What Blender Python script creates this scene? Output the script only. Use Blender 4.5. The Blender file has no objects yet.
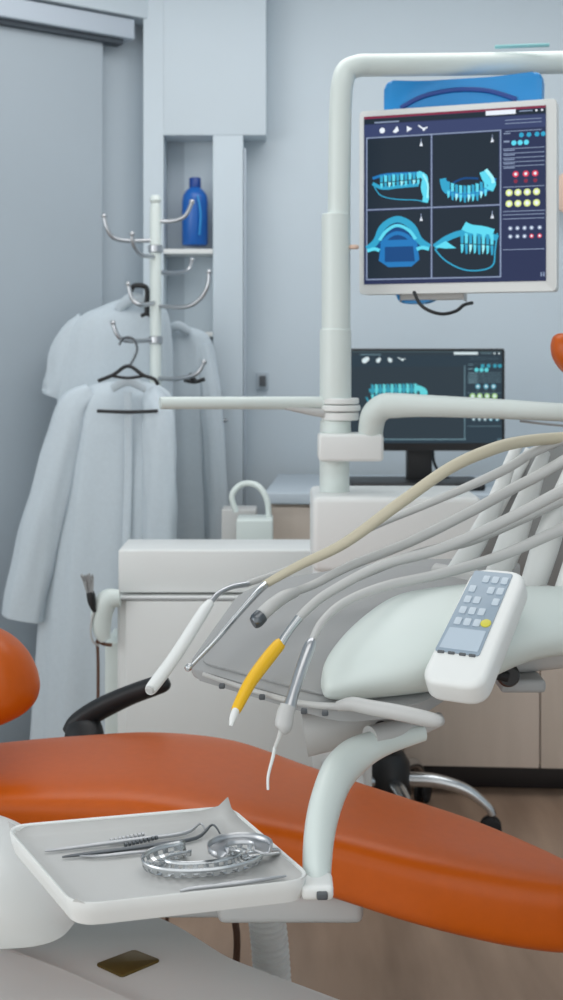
import bpy, bmesh, math, random
from mathutils import Vector, Matrix, noise
random.seed(4)
sc = bpy.context.scene
C = sc.collection
V = Vector
# ------------------------------------------------------------------ camera, world, light
F, H, HOR = 1250.0, 1.25, 360.0          # focal length in px, eye height, horizon row
cam_d = bpy.data.cameras.new('camera'); cam = bpy.data.objects.new('camera', cam_d); C.objects.link(cam)
cam.location = (0, 0, H); cam.rotation_euler = (math.pi/2, 0, 0)
cam_d.sensor_fit = 'VERTICAL'; cam_d.sensor_height = 36; cam_d.lens = 36*F/1000
cam_d.shift_y = -(500-HOR)/1000
cam_d.dof.use_dof = True; cam_d.dof.focus_distance = 1.6; cam_d.dof.aperture_fstop = 8
sc.camera = cam
w = bpy.data.worlds.new('world'); sc.world = w; w.use_nodes = True
w.node_tree.nodes['Background'].inputs[0].default_value = (0.95, 0.985, 1.0, 1)
w.node_tree.nodes['Background'].inputs[1].default_value = 0.96
def area(name, loc, target, sx, sy, power, col):
    l = bpy.data.lights.new(name, 'AREA'); l.shape = 'RECTANGLE'; l.size = sx; l.size_y = sy; l.energy = power; l.color = col
    o = bpy.data.objects.new(name, l); C.objects.link(o); o.location = loc
    o.rotation_euler = (V(target)-V(loc)).to_track_quat('-Z', 'Y').to_euler(); return o
area('overhead_fill', (0.2, 3.0, 2.66), (0.2, 3.0, 0), 2.2, 1.2, 17, (1.0, 0.99, 0.98))  # added overhead area lamp to brighten the background; no light panel is built
area('overhead_fill', (0.2, 1.0, 2.66), (0.2, 1.0, 0), 1.6, 1.0, 6, (1.0, 0.97, 0.93))  # second added overhead lamp, lifting the upward faces in the foreground
area('side_daylight_fill', (-2.6, 0.6, 1.9), (0.3, 4.0, 1.3), 1.8, 1.6, 15, (0.95, 0.98, 1.0))  # added area lamp standing in for daylight from the open left; no window there
sc.view_settings.view_transform = 'Standard'; sc.view_settings.look = 'None'
sc.view_settings.gamma = 1; sc.view_settings.exposure = 0.32; sc.view_settings.use_curve_mapping = False

# ------------------------------------------------------------------ helpers
def P(px, py, Y): return V(((px-281.5)*Y/F, Y, H-(py-HOR)*Y/F))
def PZ(px, py, Z):
    Y = F*(H-Z)/(py-HOR); return P(px, py, Y)
def on_plane(px, py, a, b, c):
    n = (b-a).cross(c-a); o = V((0, 0, H)); d = P(px, py, 1)-o
    return o+d*((a-o).dot(n)/d.dot(n))
def s2l(c): c /= 255; return c/12.92 if c <= .04045 else ((c+.055)/1.055)**2.4
def lin(rgb): return tuple(s2l(c) for c in rgb)+(1,)
def mat(name, rgb, rough=.5, metal=0, noise_s=0, noise_a=.04, bump=0, coat=0, spec=.5):
    m = bpy.data.materials.new(name); m.use_nodes = True; n = m.node_tree; b = n.nodes['Principled BSDF']
    b.inputs['Base Color'].default_value = lin(rgb); b.inputs['Roughness'].default_value = rough
    b.inputs['Metallic'].default_value = metal; b.inputs['Coat Weight'].default_value = coat
    b.inputs['Specular IOR Level'].default_value = spec
    if noise_s or bump:
        tc = n.nodes.new('ShaderNodeTexCoord'); t = n.nodes.new('ShaderNodeTexNoise')
        t.inputs['Scale'].default_value = noise_s or 40; t.inputs['Detail'].default_value = 4
        n.links.new(tc.outputs['Object'], t.inputs['Vector'])
        r = n.nodes.new('ShaderNodeValToRGB'); L = lin(rgb)
        r.color_ramp.elements[0].position = .3; r.color_ramp.elements[1].position = .7
        r.color_ramp.elements[0].color = tuple(x*(1-noise_a) for x in L[:3])+(1,)
        r.color_ramp.elements[1].color = tuple(min(1, x*(1+noise_a)) for x in L[:3])+(1,)
        n.links.new(t.outputs['Fac'], r.inputs['Fac']); n.links.new(r.outputs['Color'], b.inputs['Base Color'])
        if bump:
            bp = n.nodes.new('ShaderNodeBump'); bp.inputs['Strength'].default_value = bump; bp.inputs['Distance'].default_value = .002
            n.links.new(t.outputs['Fac'], bp.inputs['Height']); n.links.new(bp.outputs['Normal'], b.inputs['Normal'])
    return m
def emit(name, rgb, s=1.0):
    m = mat(name, (4, 4, 5), .35, spec=.12); b = m.node_tree.nodes['Principled BSDF']
    b.inputs['Emission Color'].default_value = lin(rgb); b.inputs['Emission Strength'].default_value = s; return m
def wood(name, a, b_, scale, rough):
    m = bpy.data.materials.new(name); m.use_nodes = True; n = m.node_tree; b = n.nodes['Principled BSDF']
    tc = n.nodes.new('ShaderNodeTexCoord'); mp = n.nodes.new('ShaderNodeMapping'); mp.inputs['Scale'].default_value = scale
    t = n.nodes.new('ShaderNodeTexNoise'); t.inputs['Scale'].default_value = 6; t.inputs['Detail'].default_value = 6
    r = n.nodes.new('ShaderNodeValToRGB'); r.color_ramp.elements[0].color = lin(a); r.color_ramp.elements[1].color = lin(b_)
    r.color_ramp.elements[0].position = .35; r.color_ramp.elements[1].position = .65
    n.links.new(tc.outputs['Object'], mp.inputs['Vector']); n.links.new(mp.outputs['Vector'], t.inputs['Vector'])
    n.links.new(t.outputs['Fac'], r.inputs['Fac']); n.links.new(r.outputs['Color'], b.inputs['Base Color'])
    b.inputs['Roughness'].default_value = rough; return m
M = dict(
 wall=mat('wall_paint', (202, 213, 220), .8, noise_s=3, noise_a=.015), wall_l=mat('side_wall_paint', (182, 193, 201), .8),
 door=mat('door_laminate', (170, 181, 189), .5, noise_s=2, noise_a=.02), rail=mat('door_rail_metal', (180, 190, 200), .4, .2),
 rail_shade=mat('rail_shade_dark', (70, 78, 86), .7), white=mat('white_plastic', (228, 230, 228), .38), white_c=mat('cool_white_lacquer', (212, 221, 217), .45),
 enamel=mat('painted_tube_white', (216, 225, 221), .3), lgrey=mat('light_grey_plastic', (190, 190, 188), .42),
 mgrey=mat('grey_silicone', (158, 159, 159), .55), hose=mat('hose_grey_rubber', (188, 188, 186), .4), cream=mat('hose_cream_rubber', (192, 184, 162), .45),
 dgrey=mat('dark_grey_plastic', (80, 84, 88), .5), black=mat('black_plastic', (26, 27, 29), .45), blackr=mat('black_rubber', (20, 20, 22), .7),
 chrome=mat('chrome', (205, 208, 210), .24, 1), steel=mat('brushed_steel', (190, 192, 195), .3, 1), dsteel=mat('dark_steel', (110, 114, 118), .3, 1),
 coat=mat('white_cotton', (196, 207, 214), .9, noise_s=90, noise_a=.02, bump=.1), paper=mat('white_paper', (196, 196, 194), .85, noise_s=30, noise_a=.01),
 orange=mat('orange_vinyl', (192, 86, 6), .36, spec=.36, noise_s=60, noise_a=.03, bump=.04), brown=mat('brown_cable', (92, 62, 46), .5),
 yellow=mat('yellow_plastic', (236, 184, 24), .4), blue=mat('blue_plastic', (24, 96, 178), .3), bluel=mat('bright_blue_plastic', (34, 138, 205), .35),
 navy=mat('navy_plastic', (18, 62, 138), .35), gold=mat('bronze_plate', (112, 92, 42), .4, .6), peach=mat('peach_plastic', (226, 196, 178), .6),
 cab=wood('cabinet_wood', (204, 190, 176), (216, 201, 188), (1.5, 1.5, .25), .45), floor=wood('floor_laminate', (140, 117, 100), (162, 137, 118), (2.2, .35, 1), .32),
 plinth=mat('plinth_black', (30, 24, 24), .4), top=mat('worktop_grey', (184, 195, 204), .35), teal=mat('teal_print', (140, 196, 198), .5),
 guard=mat('guard_grey', (150, 152, 152), .5), pad=mat('keypad_film', (146, 162, 176), .35), key=mat('keypad_key', (188, 200, 210), .4), win=mat('keypad_display', (182, 196, 208), .25), ykey=mat('yellow_key', (208, 200, 70), .4),
)
WPOS = {}
def obj(name, bm, m, parent=None, smooth=True, mats=None):
    bmesh.ops.recalc_face_normals(bm, faces=bm.faces)
    me = bpy.data.meshes.new(name); bm.to_mesh(me); bm.free()
    for mm in (mats or [m]): me.materials.append(mm)
    n = len(me.vertices); cen = V((0, 0, 0))
    if n:
        xs = [v.co.copy() for v in me.vertices]
        lo = V([min(q[i] for q in xs) for i in range(3)]); hi = V([max(q[i] for q in xs) for i in range(3)])
        cen = (lo+hi)/2; cen.z = lo.z
    me.transform(Matrix.Translation(-cen))
    if smooth:
        me.polygons.foreach_set('use_smooth', [True]*len(me.polygons))
        me.set_sharp_from_angle(angle=math.radians(40))
    o = bpy.data.objects.new(name, me); C.objects.link(o)
    WPOS[o] = cen
    if parent: o.parent = parent; o.location = cen-WPOS[parent]
    else: o.location = cen
    return o
def thing(name, label, cat, loc, group=None):
    o = bpy.data.objects.new(name, None); C.objects.link(o); o.location = loc; WPOS[o] = V(loc); o.empty_display_size = .05
    return tag(o, label, cat, group)
def tag(o, label, cat, group=None, kind=None):
    o['label'] = label; o['category'] = cat
    if group: o['group'] = group
    if kind: o['kind'] = kind
    return o
def struct(name, bm, m, parent=None, smooth=False, mats=None):
    o = obj(name, bm, m, parent, smooth, mats)
    if not parent: o['kind'] = 'structure'
    return o
def NB(): return bmesh.new()
def xf(bm, vs, f):  # f: frame (origin,u,v,n)
    o, u, v, n = f
    for q in vs: q.co = o+u*q.co.x+v*q.co.y+n*q.co.z
WF = (V((0, 0, 0)), V((1, 0, 0)), V((0, 1, 0)), V((0, 0, 1)))
def frame(o, u, v):
    u = V(u).normalized(); n = u.cross(V(v)).normalized(); v = n.cross(u); return (V(o), u, v, n)
def rbox(bm, c, size, r=.004, f=WF, seg=3):
    g = bmesh.ops.create_cube(bm, size=1); vs = g['verts']
    for q in vs: q.co = V((q.co.x*size[0]+c[0], q.co.y*size[1]+c[1], q.co.z*size[2]+c[2]))
    xf(bm, vs, f)
    if r > 0:
        es = list({e for q in vs for e in q.link_edges})
        bmesh.ops.bevel(bm, geom=es, offset=min(r, min(size)*.45), segments=seg, affect='EDGES', profile=.5)
    return bm
def box(x0, x1, y0, y1, z0, z1, r=.003):
    return rbox(NB(), ((x0+x1)/2, (y0+y1)/2, (z0+z1)/2), (x1-x0, y1-y0, z1-z0), r)
def rpoly(pts, r, seg=5):
    out = []; n = len(pts)
    for i in range(n):
        a, b, c = V(pts[i-1]), V(pts[i]), V(pts[(i+1) % n])
        d1 = (a-b); d2 = (c-b); rr = min(r, d1.length*.45, d2.length*.45)
        p1 = b+d1.normalized()*rr; p2 = b+d2.normalized()*rr
        for k in range(seg+1):
            t = k/seg; out.append((1-t)**2*p1+2*t*(1-t)*b+t*t*p2)
    return out
def prism(bm, pts, thick, bev=.002, f=WF, seg=2):
    pts = [V((p[0], p[1], 0)) if len(p) == 2 else V(p) for p in pts]
    n = len(pts); vb = [bm.verts.new(p) for p in pts]; vt = [bm.verts.new(p+V((0, 0, thick))) for p in pts]
    fs = [bm.faces.new(vb[::-1]), bm.faces.new(vt)]
    for i in range(n): bm.faces.new((vb[i], vb[(i+1) % n], vt[(i+1) % n], vt[i]))
    xf(bm, vb+vt, f)
    if bev:
        es = list(set(fs[0].edges) | set(fs[1].edges))
        bmesh.ops.bevel(bm, geom=es, offset=bev, segments=seg, affect='EDGES', profile=.5)
    return bm
def rrect(bm, w_, h_, t, r, f, bev=.002, cx=0, cy=0, z=0):
    pts = rpoly([(cx-w_/2, cy-h_/2, z), (cx+w_/2, cy-h_/2, z), (cx+w_/2, cy+h_/2, z), (cx-w_/2, cy+h_/2, z)], r)
    return prism(bm, pts, t, bev, f)
def spline(pts, sub=8):
    pts = [tuple(p) for p in pts]
    out = []; n = len(pts)
    for i in range(n-1):
        p0 = pts[max(i-1, 0)]; p1 = pts[i]; p2 = pts[i+1]; p3 = pts[min(i+2, n-1)]
        for k in range(sub):
            t = k/sub
            out.append(tuple(.5*((2*b)+(-a+c)*t+(2*a-5*b+4*c-d)*t*t+(-a+3*b-3*c+d)*t**3) for a, b, c, d in zip(p0, p1, p2, p3)))
    out.append(pts[-1]); return out
def tube(bm, pts, seg=10, sub=6, cap=True, flat=1.0, fold=None):
    """pts: (x,y,z,r) control points, smoothed. flat squashes along the second normal."""
    q = spline(pts, sub) if sub > 1 else [tuple(p) for p in pts]
    n = len(q); rings = []; up = None
    for i in range(n):
        a = V(q[max(i-1, 0)][:3]); b = V(q[min(i+1, n-1)][:3]); t = (b-a).normalized()
        if up is None:
            up = t.orthogonal().normalized() if abs(t.y) > .8 else V((0, 1, 0)); 
        up = (up-t*up.dot(t)).normalized(); s = t.cross(up); c = V(q[i][:3]); r = max(q[i][3], 1e-5)
        ring = []
        for k in range(seg):
            th = 2*math.pi*k/seg; rr = r*(1+(fold(th, i/(n-1)) if fold else 0))
            ring.append(bm.verts.new(c+s*math.cos(th)*rr+up*math.sin(th)*rr*flat))
        rings.append(ring)
    for i in range(n-1):
        for k in range(seg): bm.faces.new((rings[i][k], rings[i][(k+1) % seg], rings[i+1][(k+1) % seg], rings[i+1][k]))
    if cap: bm.faces.new(rings[0][::-1]); bm.faces.new(rings[-1])
    return bm
def TP(bm, pts, **k):   # (px,py,Y,r_px)
    return tube(bm, [tuple(P(a, b, y))+(r*y/F,) for a, b, y, r in pts], **k)
def lathe(bm, prof, c, seg=24, f=WF):
    rings = []; vs = []
    for r, z in prof:
        ring = [bm.verts.new((r*math.cos(2*math.pi*k/seg), r*math.sin(2*math.pi*k/seg), z)) for k in range(seg)]; rings.append(ring); vs += ring
    for i in range(len(prof)-1):
        for k in range(seg): bm.faces.new((rings[i][k], rings[i][(k+1) % seg], rings[i+1][(k+1) % seg], rings[i+1][k]))
    bm.faces.new(rings[0][::-1]); bm.faces.new(rings[-1])
    xf(bm, vs, (V(c), f[1], f[2], f[3])); return bm
def loft(bm, secs, seg=40, p=2.0, fold=None, sub=5):
    """secs: (cx,cy,cz, ux,uy,uz, vx,vy,vz) centre and two half-axis vectors, splined."""
    q = spline(secs, sub); rings = []; n = len(q)
    for i, s in enumerate(q):
        c = V(s[0:3]); u = V(s[3:6]); v = V(s[6:9]); ring = []
        for k in range(seg):
            th = 2*math.pi*k/seg; ct, st = math.cos(th), math.sin(th)
            a = math.copysign(abs(ct)**(2/p), ct); b = math.copysign(abs(st)**(2/p), st)
            m = 1+(fold(th, i/(n-1)) if fold else 0)
            ring.append(bm.verts.new(c+u*a*m+v*b*m))
        rings.append(ring)
    for i in range(n-1):
        for k in range(seg): bm.faces.new((rings[i][k], rings[i][(k+1) % seg], rings[i+1][(k+1) % seg], rings[i+1][k]))
    bm.faces.new(rings[0][::-1]); bm.faces.new(rings[-1]); return bm
def ball(bm, c, r, s=(1, 1, 1), seg=20):
    g = bmesh.ops.create_uvsphere(bm, u_segments=seg, v_segments=seg//2+2, radius=r)
    for q in g['verts']: q.co = V((q.co.x*s[0], q.co.y*s[1], q.co.z*s[2]))+V(c)
    return bm

# ------------------------------------------------------------------ room shell
LW0, LW1 = V((-2.9, 2.45, 0)), V((-.40, 4.2725, 0))      # angled left wall, foot line
BW0, BW1 = V((-.45, 4.262, 0)), V((2.0, 4.14, 0))
CEIL = 2.7
struct('floor', box(-3.4, 2.1, -1.2, 4.6, -.05, 0, 0), M['floor'])
def wallm(a, b, t=.1, z0=0, z1=CEIL):
    d = (b-a).normalized(); n = V((-d.y, d.x, 0))
    return prism(NB(), [a+V((0, 0, z0)), b+V((0, 0, z0)), b+n*t+V((0, 0, z0)), a+n*t+V((0, 0, z0))], z1-z0, 0)
struct('wall_back', wallm(BW0-V((.1, -.006, 0)), BW1), M['wall'])
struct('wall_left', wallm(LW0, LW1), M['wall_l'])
struct('wall_right', wallm(BW1, V((2.0, -1.2, 0))), M['wall'])
struct('ceiling', box(-3.4, 2.1, -.2, 4.6, CEIL, CEIL+.05, 0), M['wall'])
ld = (LW1-LW0).normalized(); ln = V((ld.y, -ld.x, 0))      # ln points into the room
fl = (V((0, 0, 0)), ld, V((0, 0, 1)), ln)
def lw(px, off=0):      # point on the left wall line seen at column px
    k = (px-281.5)/F; # X=k*Y
    A = LW0+ln*off; t = (k*A.y-A.x)/(ld.x-k*ld.y); return t
def LF(t, z, off): return (LW0+ln*off+ld*t+V((0, 0, z)))
tE = lw(101, .03)
b = NB(); rbox(b, (tE-1.0, 1.15, .028), (2.0, 2.28, .035), .004, (LW0, ld, V((0, 0, 1)), ln)); 
d1 = struct('door_1', b, M['door'])
b = NB(); rbox(b, (tE-1.9, 1.05, .06), (.02, .3, .03), .004, (LW0, ld, V((0, 0, 1)), ln)); obj('door_handle', b, M['steel'], d1)
tR = lw(132, .07)
b = NB(); rbox(b, (tR-1.4, 2.335, .045), (2.8, .065, .09), .004, (LW0, ld, V((0, 0, 1)), ln)); struct('trim_1', b, M['rail'])
b = NB(); rbox(b, (tR-1.43, 2.294, .045), (2.8, .017, .05), .003, (LW0, ld, V((0, 0, 1)), ln)); struct('trim_2', b, M['rail_shade'])  # shade on the rail's underside put in as a dark-coloured strip
b = NB(); rbox(b, (tR-1.3, 2.535, .05), (3.0, .32, .10), .003, (LW0, ld, V((0, 0, 1)), ln)); struct('trim_3', b, M['wall'])
b = NB(); rbox(b, (tE-1.0, .005, .12), (2.6, .012, .2), .002, (LW0, ld, V((0, 0, 1)), ln)); struct('trim_4', b, M['plinth'])
# pilaster carrying the door end
b = box(P(146, 0, 4.2).x, P(163.4, 0, 4.12).x, 4.12, 4.40, 0, CEIL, 0); struct('trim_5', b, M['wall'])

# ------------------------------------------------------------------ niche shelving unit
YN = 4.12
nx0, nx1 = P(163.5, 0, YN).x, P(213, 0, YN).x; nz1 = P(0, 135, YN).z
sh = thing('niche_shelf_unit', 'tall white built-in unit with an open shelf niche behind the coats', 'shelving', (P(200, 0, YN).x, YN, 0))
xr = P(243, 0, YN).x
xu = P(266, 0, YN).x; b = NB(); rbox(b, ((nx0+xu)/2, 4.185, (nz1+CEIL-.002)/2), (xu-nx0, .13, CEIL-.002-nz1), .0005); obj('upper_panel', b, M['wall'], sh)
b = NB(); rbox(b, ((nx0+nx1)/2, 4.185, .2), (nx1-nx0, .13, .398), .002); obj('lower_panel', b, M['wall'], sh)
b = NB(); rbox(b, ((nx1+xr)/2, 4.185, nz1/2), (xr-nx1, .13, nz1-.002), .0005); obj('side_panel', b, M['wall'], sh)
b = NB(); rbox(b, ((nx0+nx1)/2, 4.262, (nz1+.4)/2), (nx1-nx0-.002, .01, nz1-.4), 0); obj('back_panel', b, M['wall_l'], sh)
for py in (249, 332, 415, 500):
    z = P(0, py, YN).z; b = NB(); rbox(b, ((nx0+nx1)/2, 4.185, z-.008), (nx1-nx0-.002, .135, .016), .002); obj('shelf', b, M['white'], sh)
for k in (1,):
    b = NB(); rbox(b, (P(245, 0, 4.13).x, 4.15, 1.15), (.006, .05, 1.6), .001); obj('edge_strip', b, M['rail'], sh)
# bottle on the shelf
def bottle():
    c = P(195, 245.5, 4.165); R = .043
    t = thing('bottle', 'blue plastic bottle with a blue cap on the niche shelf', 'bottle', c)
    b = NB(); lathe(b, [(R*.9, 0), (R, .006), (R, .145), (R*.93, .165), (R*.7, .182), (R*.42, .192), (R*.38, .198)], c, 28); obj('body', b, M['blue'], t)
    b = NB(); lathe(b, [(R*.46, .193), (R*.46, .222), (R*.42, .225)], c, 24); obj('cap', b, M['navy'], t)
    b = NB(); tube(b, [tuple(c+V((.012, -.046, .16)))+(.004,), tuple(c+V((.022, -.05, .10)))+(.004,), tuple(c+V((.018, -.047, .03)))+(.004,)], seg=8); obj('painted_highlight', b, M['bluel'], t)  # bottle highlight put in as a strip of brighter blue
bottle()
# small wall socket and blind strip
c = P(262, 381, 4.22)
t = thing('light_switch', 'small dark switch on the pale wall beside the niche unit', 'switch', c)
b = NB(); rbox(b, (c.x, 4.238, c.z), (.04, .014, .06), .003); obj('plate', b, M['wall_l'], t)
b = NB(); rbox(b, (c.x+.002, 4.226, c.z), (.022, .014, .036), .002); obj('rocker', b, M['dgrey'], t)

# ------------------------------------------------------------------ coat stand
YC = 3.72
cs = thing('coat_stand', 'tall white coat stand with curved metal hooks carrying lab coats', 'coat stand', P(155.5, 0, YC)*1)
cs.location = (P(155.5, 0, YC).x, YC, 0); WPOS[cs] = V(cs.location)
px_ = P(155.5, 0, YC).x
b = NB(); lathe(b, [(.017, .02), (.017, 1.70), (.013, 1.715), (.018, 1.725), (.013, 1.74)], (px_, YC, 0), 20); obj('pole', b, M['enamel'], cs)
b = NB(); lathe(b, [(.17, 0), (.17, .012), (.05, .03), (.017, .035)], (px_, YC, 0), 32); obj('base', b, M['enamel'], cs)
for hk in ([(156, 240, 3.72), (130, 241, 3.70), (114, 238, 3.68), (107, 228, 3.67), (104, 216, 3.67)],
           [(156, 257, 3.72), (142, 255, 3.64), (134, 246, 3.60), (132, 234, 3.59)],
           [(156, 221, 3.72), (172, 221, 3.71), (185, 216, 3.70), (192, 202, 3.70)],
           [(156, 272, 3.72), (175, 273, 3.78), (188, 270, 3.82), (192, 260, 3.83)],
           [(156, 306, 3.72), (185, 307, 3.66), (200, 299, 3.64), (208, 285, 3.63), (209, 272, 3.63)],
           [(156, 340, 3.72), (128, 341, 3.64), (118, 336, 3.62), (113, 323, 3.62)],
           [(156, 302, 3.72), (142, 305, 3.64), (133, 300, 3.63), (128, 284, 3.63)],
           [(156, 378, 3.72), (175, 379, 3.66), (196, 374, 3.62), (204, 362, 3.62)]):
    b = NB(); TP(b, [q+(2.2,) for q in hk], seg=10); e = P(*hk[-1]); ball(b, e, .0085); obj('hook', b, M['steel'], cs)
for py in (249, 340):
    b = NB(); lathe(b, [(.017, -.012), (.022, -.009), (.022, .009), (.017, .012)], P(155.5, py, YC), 20); obj('collar', b, M['steel'], cs)

# ------------------------------------------------------------------ coats and hangers
def coat_body(secs, ph, amp=.04, k=7):
    """secs: (py, cx, half width px, depth m, Y)"""
    q = []
    for py, cx, hw, dm, Y in secs:
        c = P(cx, py, Y); q.append((c.x, c.y, c.z, hw*Y/F, 0, 0, 0, dm, 0))
    n0 = len(q)
    def fold(th, t):
        a = amp*min(1, t*2.2); return a*(math.sin(k*th+ph+t*1.5)+.6*math.sin((k*2-1)*th+ph*2-t*2))
    return loft(NB(), q, seg=96, p=2.3, fold=fold, sub=6)
def lab_coat(label, body, sleeves, ph, collar, pocket=None, placket=None):
    c = P(body[-1][1], body[-1][0], body[-1][4])
    t = thing('lab_coat', label, 'coat', c, None)
    obj('coat_body', coat_body(body, ph), M['coat'], t)
    for s in sleeves:
        b = NB(); TP(b, s, seg=32, sub=6, flat=.7, fold=lambda th, u: .045*math.sin(5*th+u*6)+.025*math.sin(9*th-u*11)+.03*math.sin(u*26)*math.cos(th)); obj('sleeve', b, M['coat'], t)
    b = NB(); TP(b, collar, seg=14, flat=.6); obj('collar', b, M['coat'], t)
    if placket:
        b = NB(); TP(b, placket, seg=8, sub=6, flat=.3); obj('placket', b, M['coat'], t)
    return t
lab_coat('white lab coat at the back left of the coat stand, tall shoulder near the door',
    [(296, 140, 10, .03, 3.86), (306, 132, 30, .05, 3.86), (322, 122, 46, .06, 3.84), (370, 116, 54, .07, 3.84), (480, 110, 58, .08, 3.84), (600, 106, 62, .08, 3.84), (726, 102, 66, .08, 3.84)],
    [[(88, 322, 3.84, 13), (70, 345, 3.84, 17), (62, 385, 3.84, 18), (58, 398, 3.84, 17)]], .4,
    [(118, 309, 3.80, 5), (134, 298, 3.78, 6), (150, 309, 3.80, 5)])
lab_coat('white lab coat on the black hanger, long sleeve hanging down at the left',
    [(381, 128, 12, .02, 3.60), (386, 124, 36, .03, 3.60), (402, 120, 52, .05, 3.60), (450, 116, 55, .07, 3.60), (550, 108, 60, .08, 3.60), (650, 104, 64, .09, 3.60), (738, 100, 66, .09, 3.60)],
    [[(92, 392, 3.58, 10), (74, 408, 3.57, 17), (62, 450, 3.56, 19), (46, 510, 3.55, 20), (32, 570, 3.55, 21), (22, 618, 3.55, 21)],
     [(150, 392, 3.58, 10), (158, 420, 3.54, 16), (160, 480, 3.53, 17), (160, 548, 3.53, 17)]], 1.7,
    [(112, 389, 3.54, 4), (128, 381, 3.53, 5), (146, 389, 3.54, 4)], placket=[(128, 392, 3.515, 4), (128, 480, 3.52, 4), (124, 600, 3.50, 4), (120, 730, 3.49, 4)])
lab_coat('white lab coat on the right of the coat stand, in front of the niche',
    [(326, 178, 8, 0.02, 4.01), (333, 184, 22, 0.05, 4.01), (352, 188, 27, 0.05, 4.01), (385, 189, 30, 0.05, 4.01), (450, 190, 33, 0.05, 4.01), (540, 192, 38, 0.05, 4.01), (640, 192, 42, 0.05, 4.01)],
    [[(202, 345, 3.98, 8), (209, 380, 3.97, 10), (213, 430, 3.96, 11), (216, 490, 3.96, 12), (218, 550, 3.96, 12)]], 3.1,
    [(168, 331, 3.95, 4), (178, 326, 3.94, 5), (190, 333, 3.95, 4)])
def hanger(label, Y, hook, arms, bar, arch=None):
    t = thing('coat_hanger', label, 'coat hanger', P(arms[len(arms)//2][0], arms[len(arms)//2][1], Y))
    b = NB(); TP(b, [(x, y, Y, 1.3 if arch else 2.6) for x, y in hook], seg=8); obj('hook', b, M['dsteel'] if arch else M['black'], t)
    b = NB(); TP(b, [(x, y, Y, 1.9) for x, y in arms], seg=10)
    if arch: TP(b, [(x, y, Y, 1.5) for x, y in arch], seg=10)
    obj('shoulder_bar', b, M['black'], t)
    if bar: b = NB(); TP(b, [(x, y, Y, 1.8) for x, y in bar], seg=10); obj('trouser_bar', b, M['black'], t)
hanger('black plastic hanger with a straight lower bar, in front of the foremost coat', 3.49,
       [(119, 345), (124, 338), (133, 339), (137, 348), (134, 358), (128, 368)],
       [(98, 381), (113, 375), (128, 366), (143, 375), (154, 379), (158, 385)], [(97, 411), (128, 412), (158, 411)],
       arch=[(112, 376), (128, 378), (144, 376)])
hanger('black hanger hook near the top of the coat stand, holding the back coat', 3.76,
       [(130, 292), (134, 286), (143, 286), (147, 290), (147, 303), (147, 314)], [(141, 316), (147, 314), (152, 317)], None)
hanger('black hanger piece at the shoulder of the coat in front of the niche', 3.70,
       [(189, 374), (192, 378), (195, 381)], [(184, 380), (194, 382), (205, 379)], None)
c = P(219, 435, 4.05)
b = NB(); TP(b, [(227, 420, 4.08, 1.8), (219, 423, 4.07, 1.8), (214, 433, 4.07, 1.8), (214, 450, 4.08, 1.8)], seg=8); TP(b, [(208, 442, 4.11, 1.3), (214, 441, 4.07, 1.3), (220, 449, 4.11, 1.3)], seg=8)
tag(obj('wall_hook', b, M['dsteel']), 'small bent metal hook beside the right hand coat', 'hook')

# ------------------------------------------------------------------ wood cabinets along the back wall, worktop
cx0, cx1 = P(268, 0, 3.66).x, 1.9
bc = thing('base_cabinet', 'long low taupe wood-grain cabinet run along the back wall', 'cabinet', ((cx0+cx1)/2, 3.8, 0))
sl = -.065  # front line comes nearer to the right
def fy(x): return 3.58+sl*(x-.2)
fb = frame((cx0, fy(cx0), 0), (1, sl, 0), (0, 0, 1))
L = (cx1-cx0)*math.sqrt(1+sl*sl)
fcab = (fb[0], fb[1], V((fb[1].y*-1, fb[1].x, 0)), V((0, 0, 1)))
b = NB(); rbox(b, (L/2, .30, .46), (L, .52, .74), .003, fcab); obj('carcass', b, M['cab'], bc)
nd = 5
for i in range(nd):
    wd = L/nd; b = NB(); rbox(b, (wd*(i+.5), .03, .455), (wd-.004, .018, .74), .002, fcab); d = obj('cabinet_door', b, M['cab'], bc)
b = NB(); rbox(b, (L/2, .32, .044), (L-.02, .44, .086), .002, fcab); obj('toe_kick', b, M['plinth'], bc)
b = NB(); rbox(b, (L/2, .29, .852), (L+.02, .58, .034), .004, fcab); wt = obj('worktop', b, M['top']); tag(wt, 'pale grey worktop lying on the wood cabinets along the back wall', 'worktop')
TOPZ = .869
# white container with arched handle
c = PZ(255, 545, .0); YB = 3.45
t = thing('white_container', 'white open box with a thin arched tube, between the coats and the wood cabinet', 'container', P(255, 548, 3.42))
z0 = 0
b = NB(); rbox(b, (P(255, 0, 3.42).x, 3.42, (P(0, 517, 3.42).z)/2+.0), (36*3.42/F, .12, P(0, 517, 3.42).z), .006); obj('body', b, M['white_c'], t)
b = NB(); TP(b, [(236, 512, 3.45, 3), (232, 495, 3.45, 3), (243, 484, 3.45, 3), (258, 486, 3.43, 3), (267, 500, 3.42, 3), (269, 519, 3.42, 3)], seg=12); obj('arched_tube', b, M['enamel'], t)
b = NB(); rbox(b, (P(240, 0, 3.6).x, 3.56, .42), (34*3.6/F, .1, .82), .004); tag(obj('grey_side_cabinet', b, M['lgrey']), 'narrow grey cabinet standing behind the white container', 'cabinet')

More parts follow.
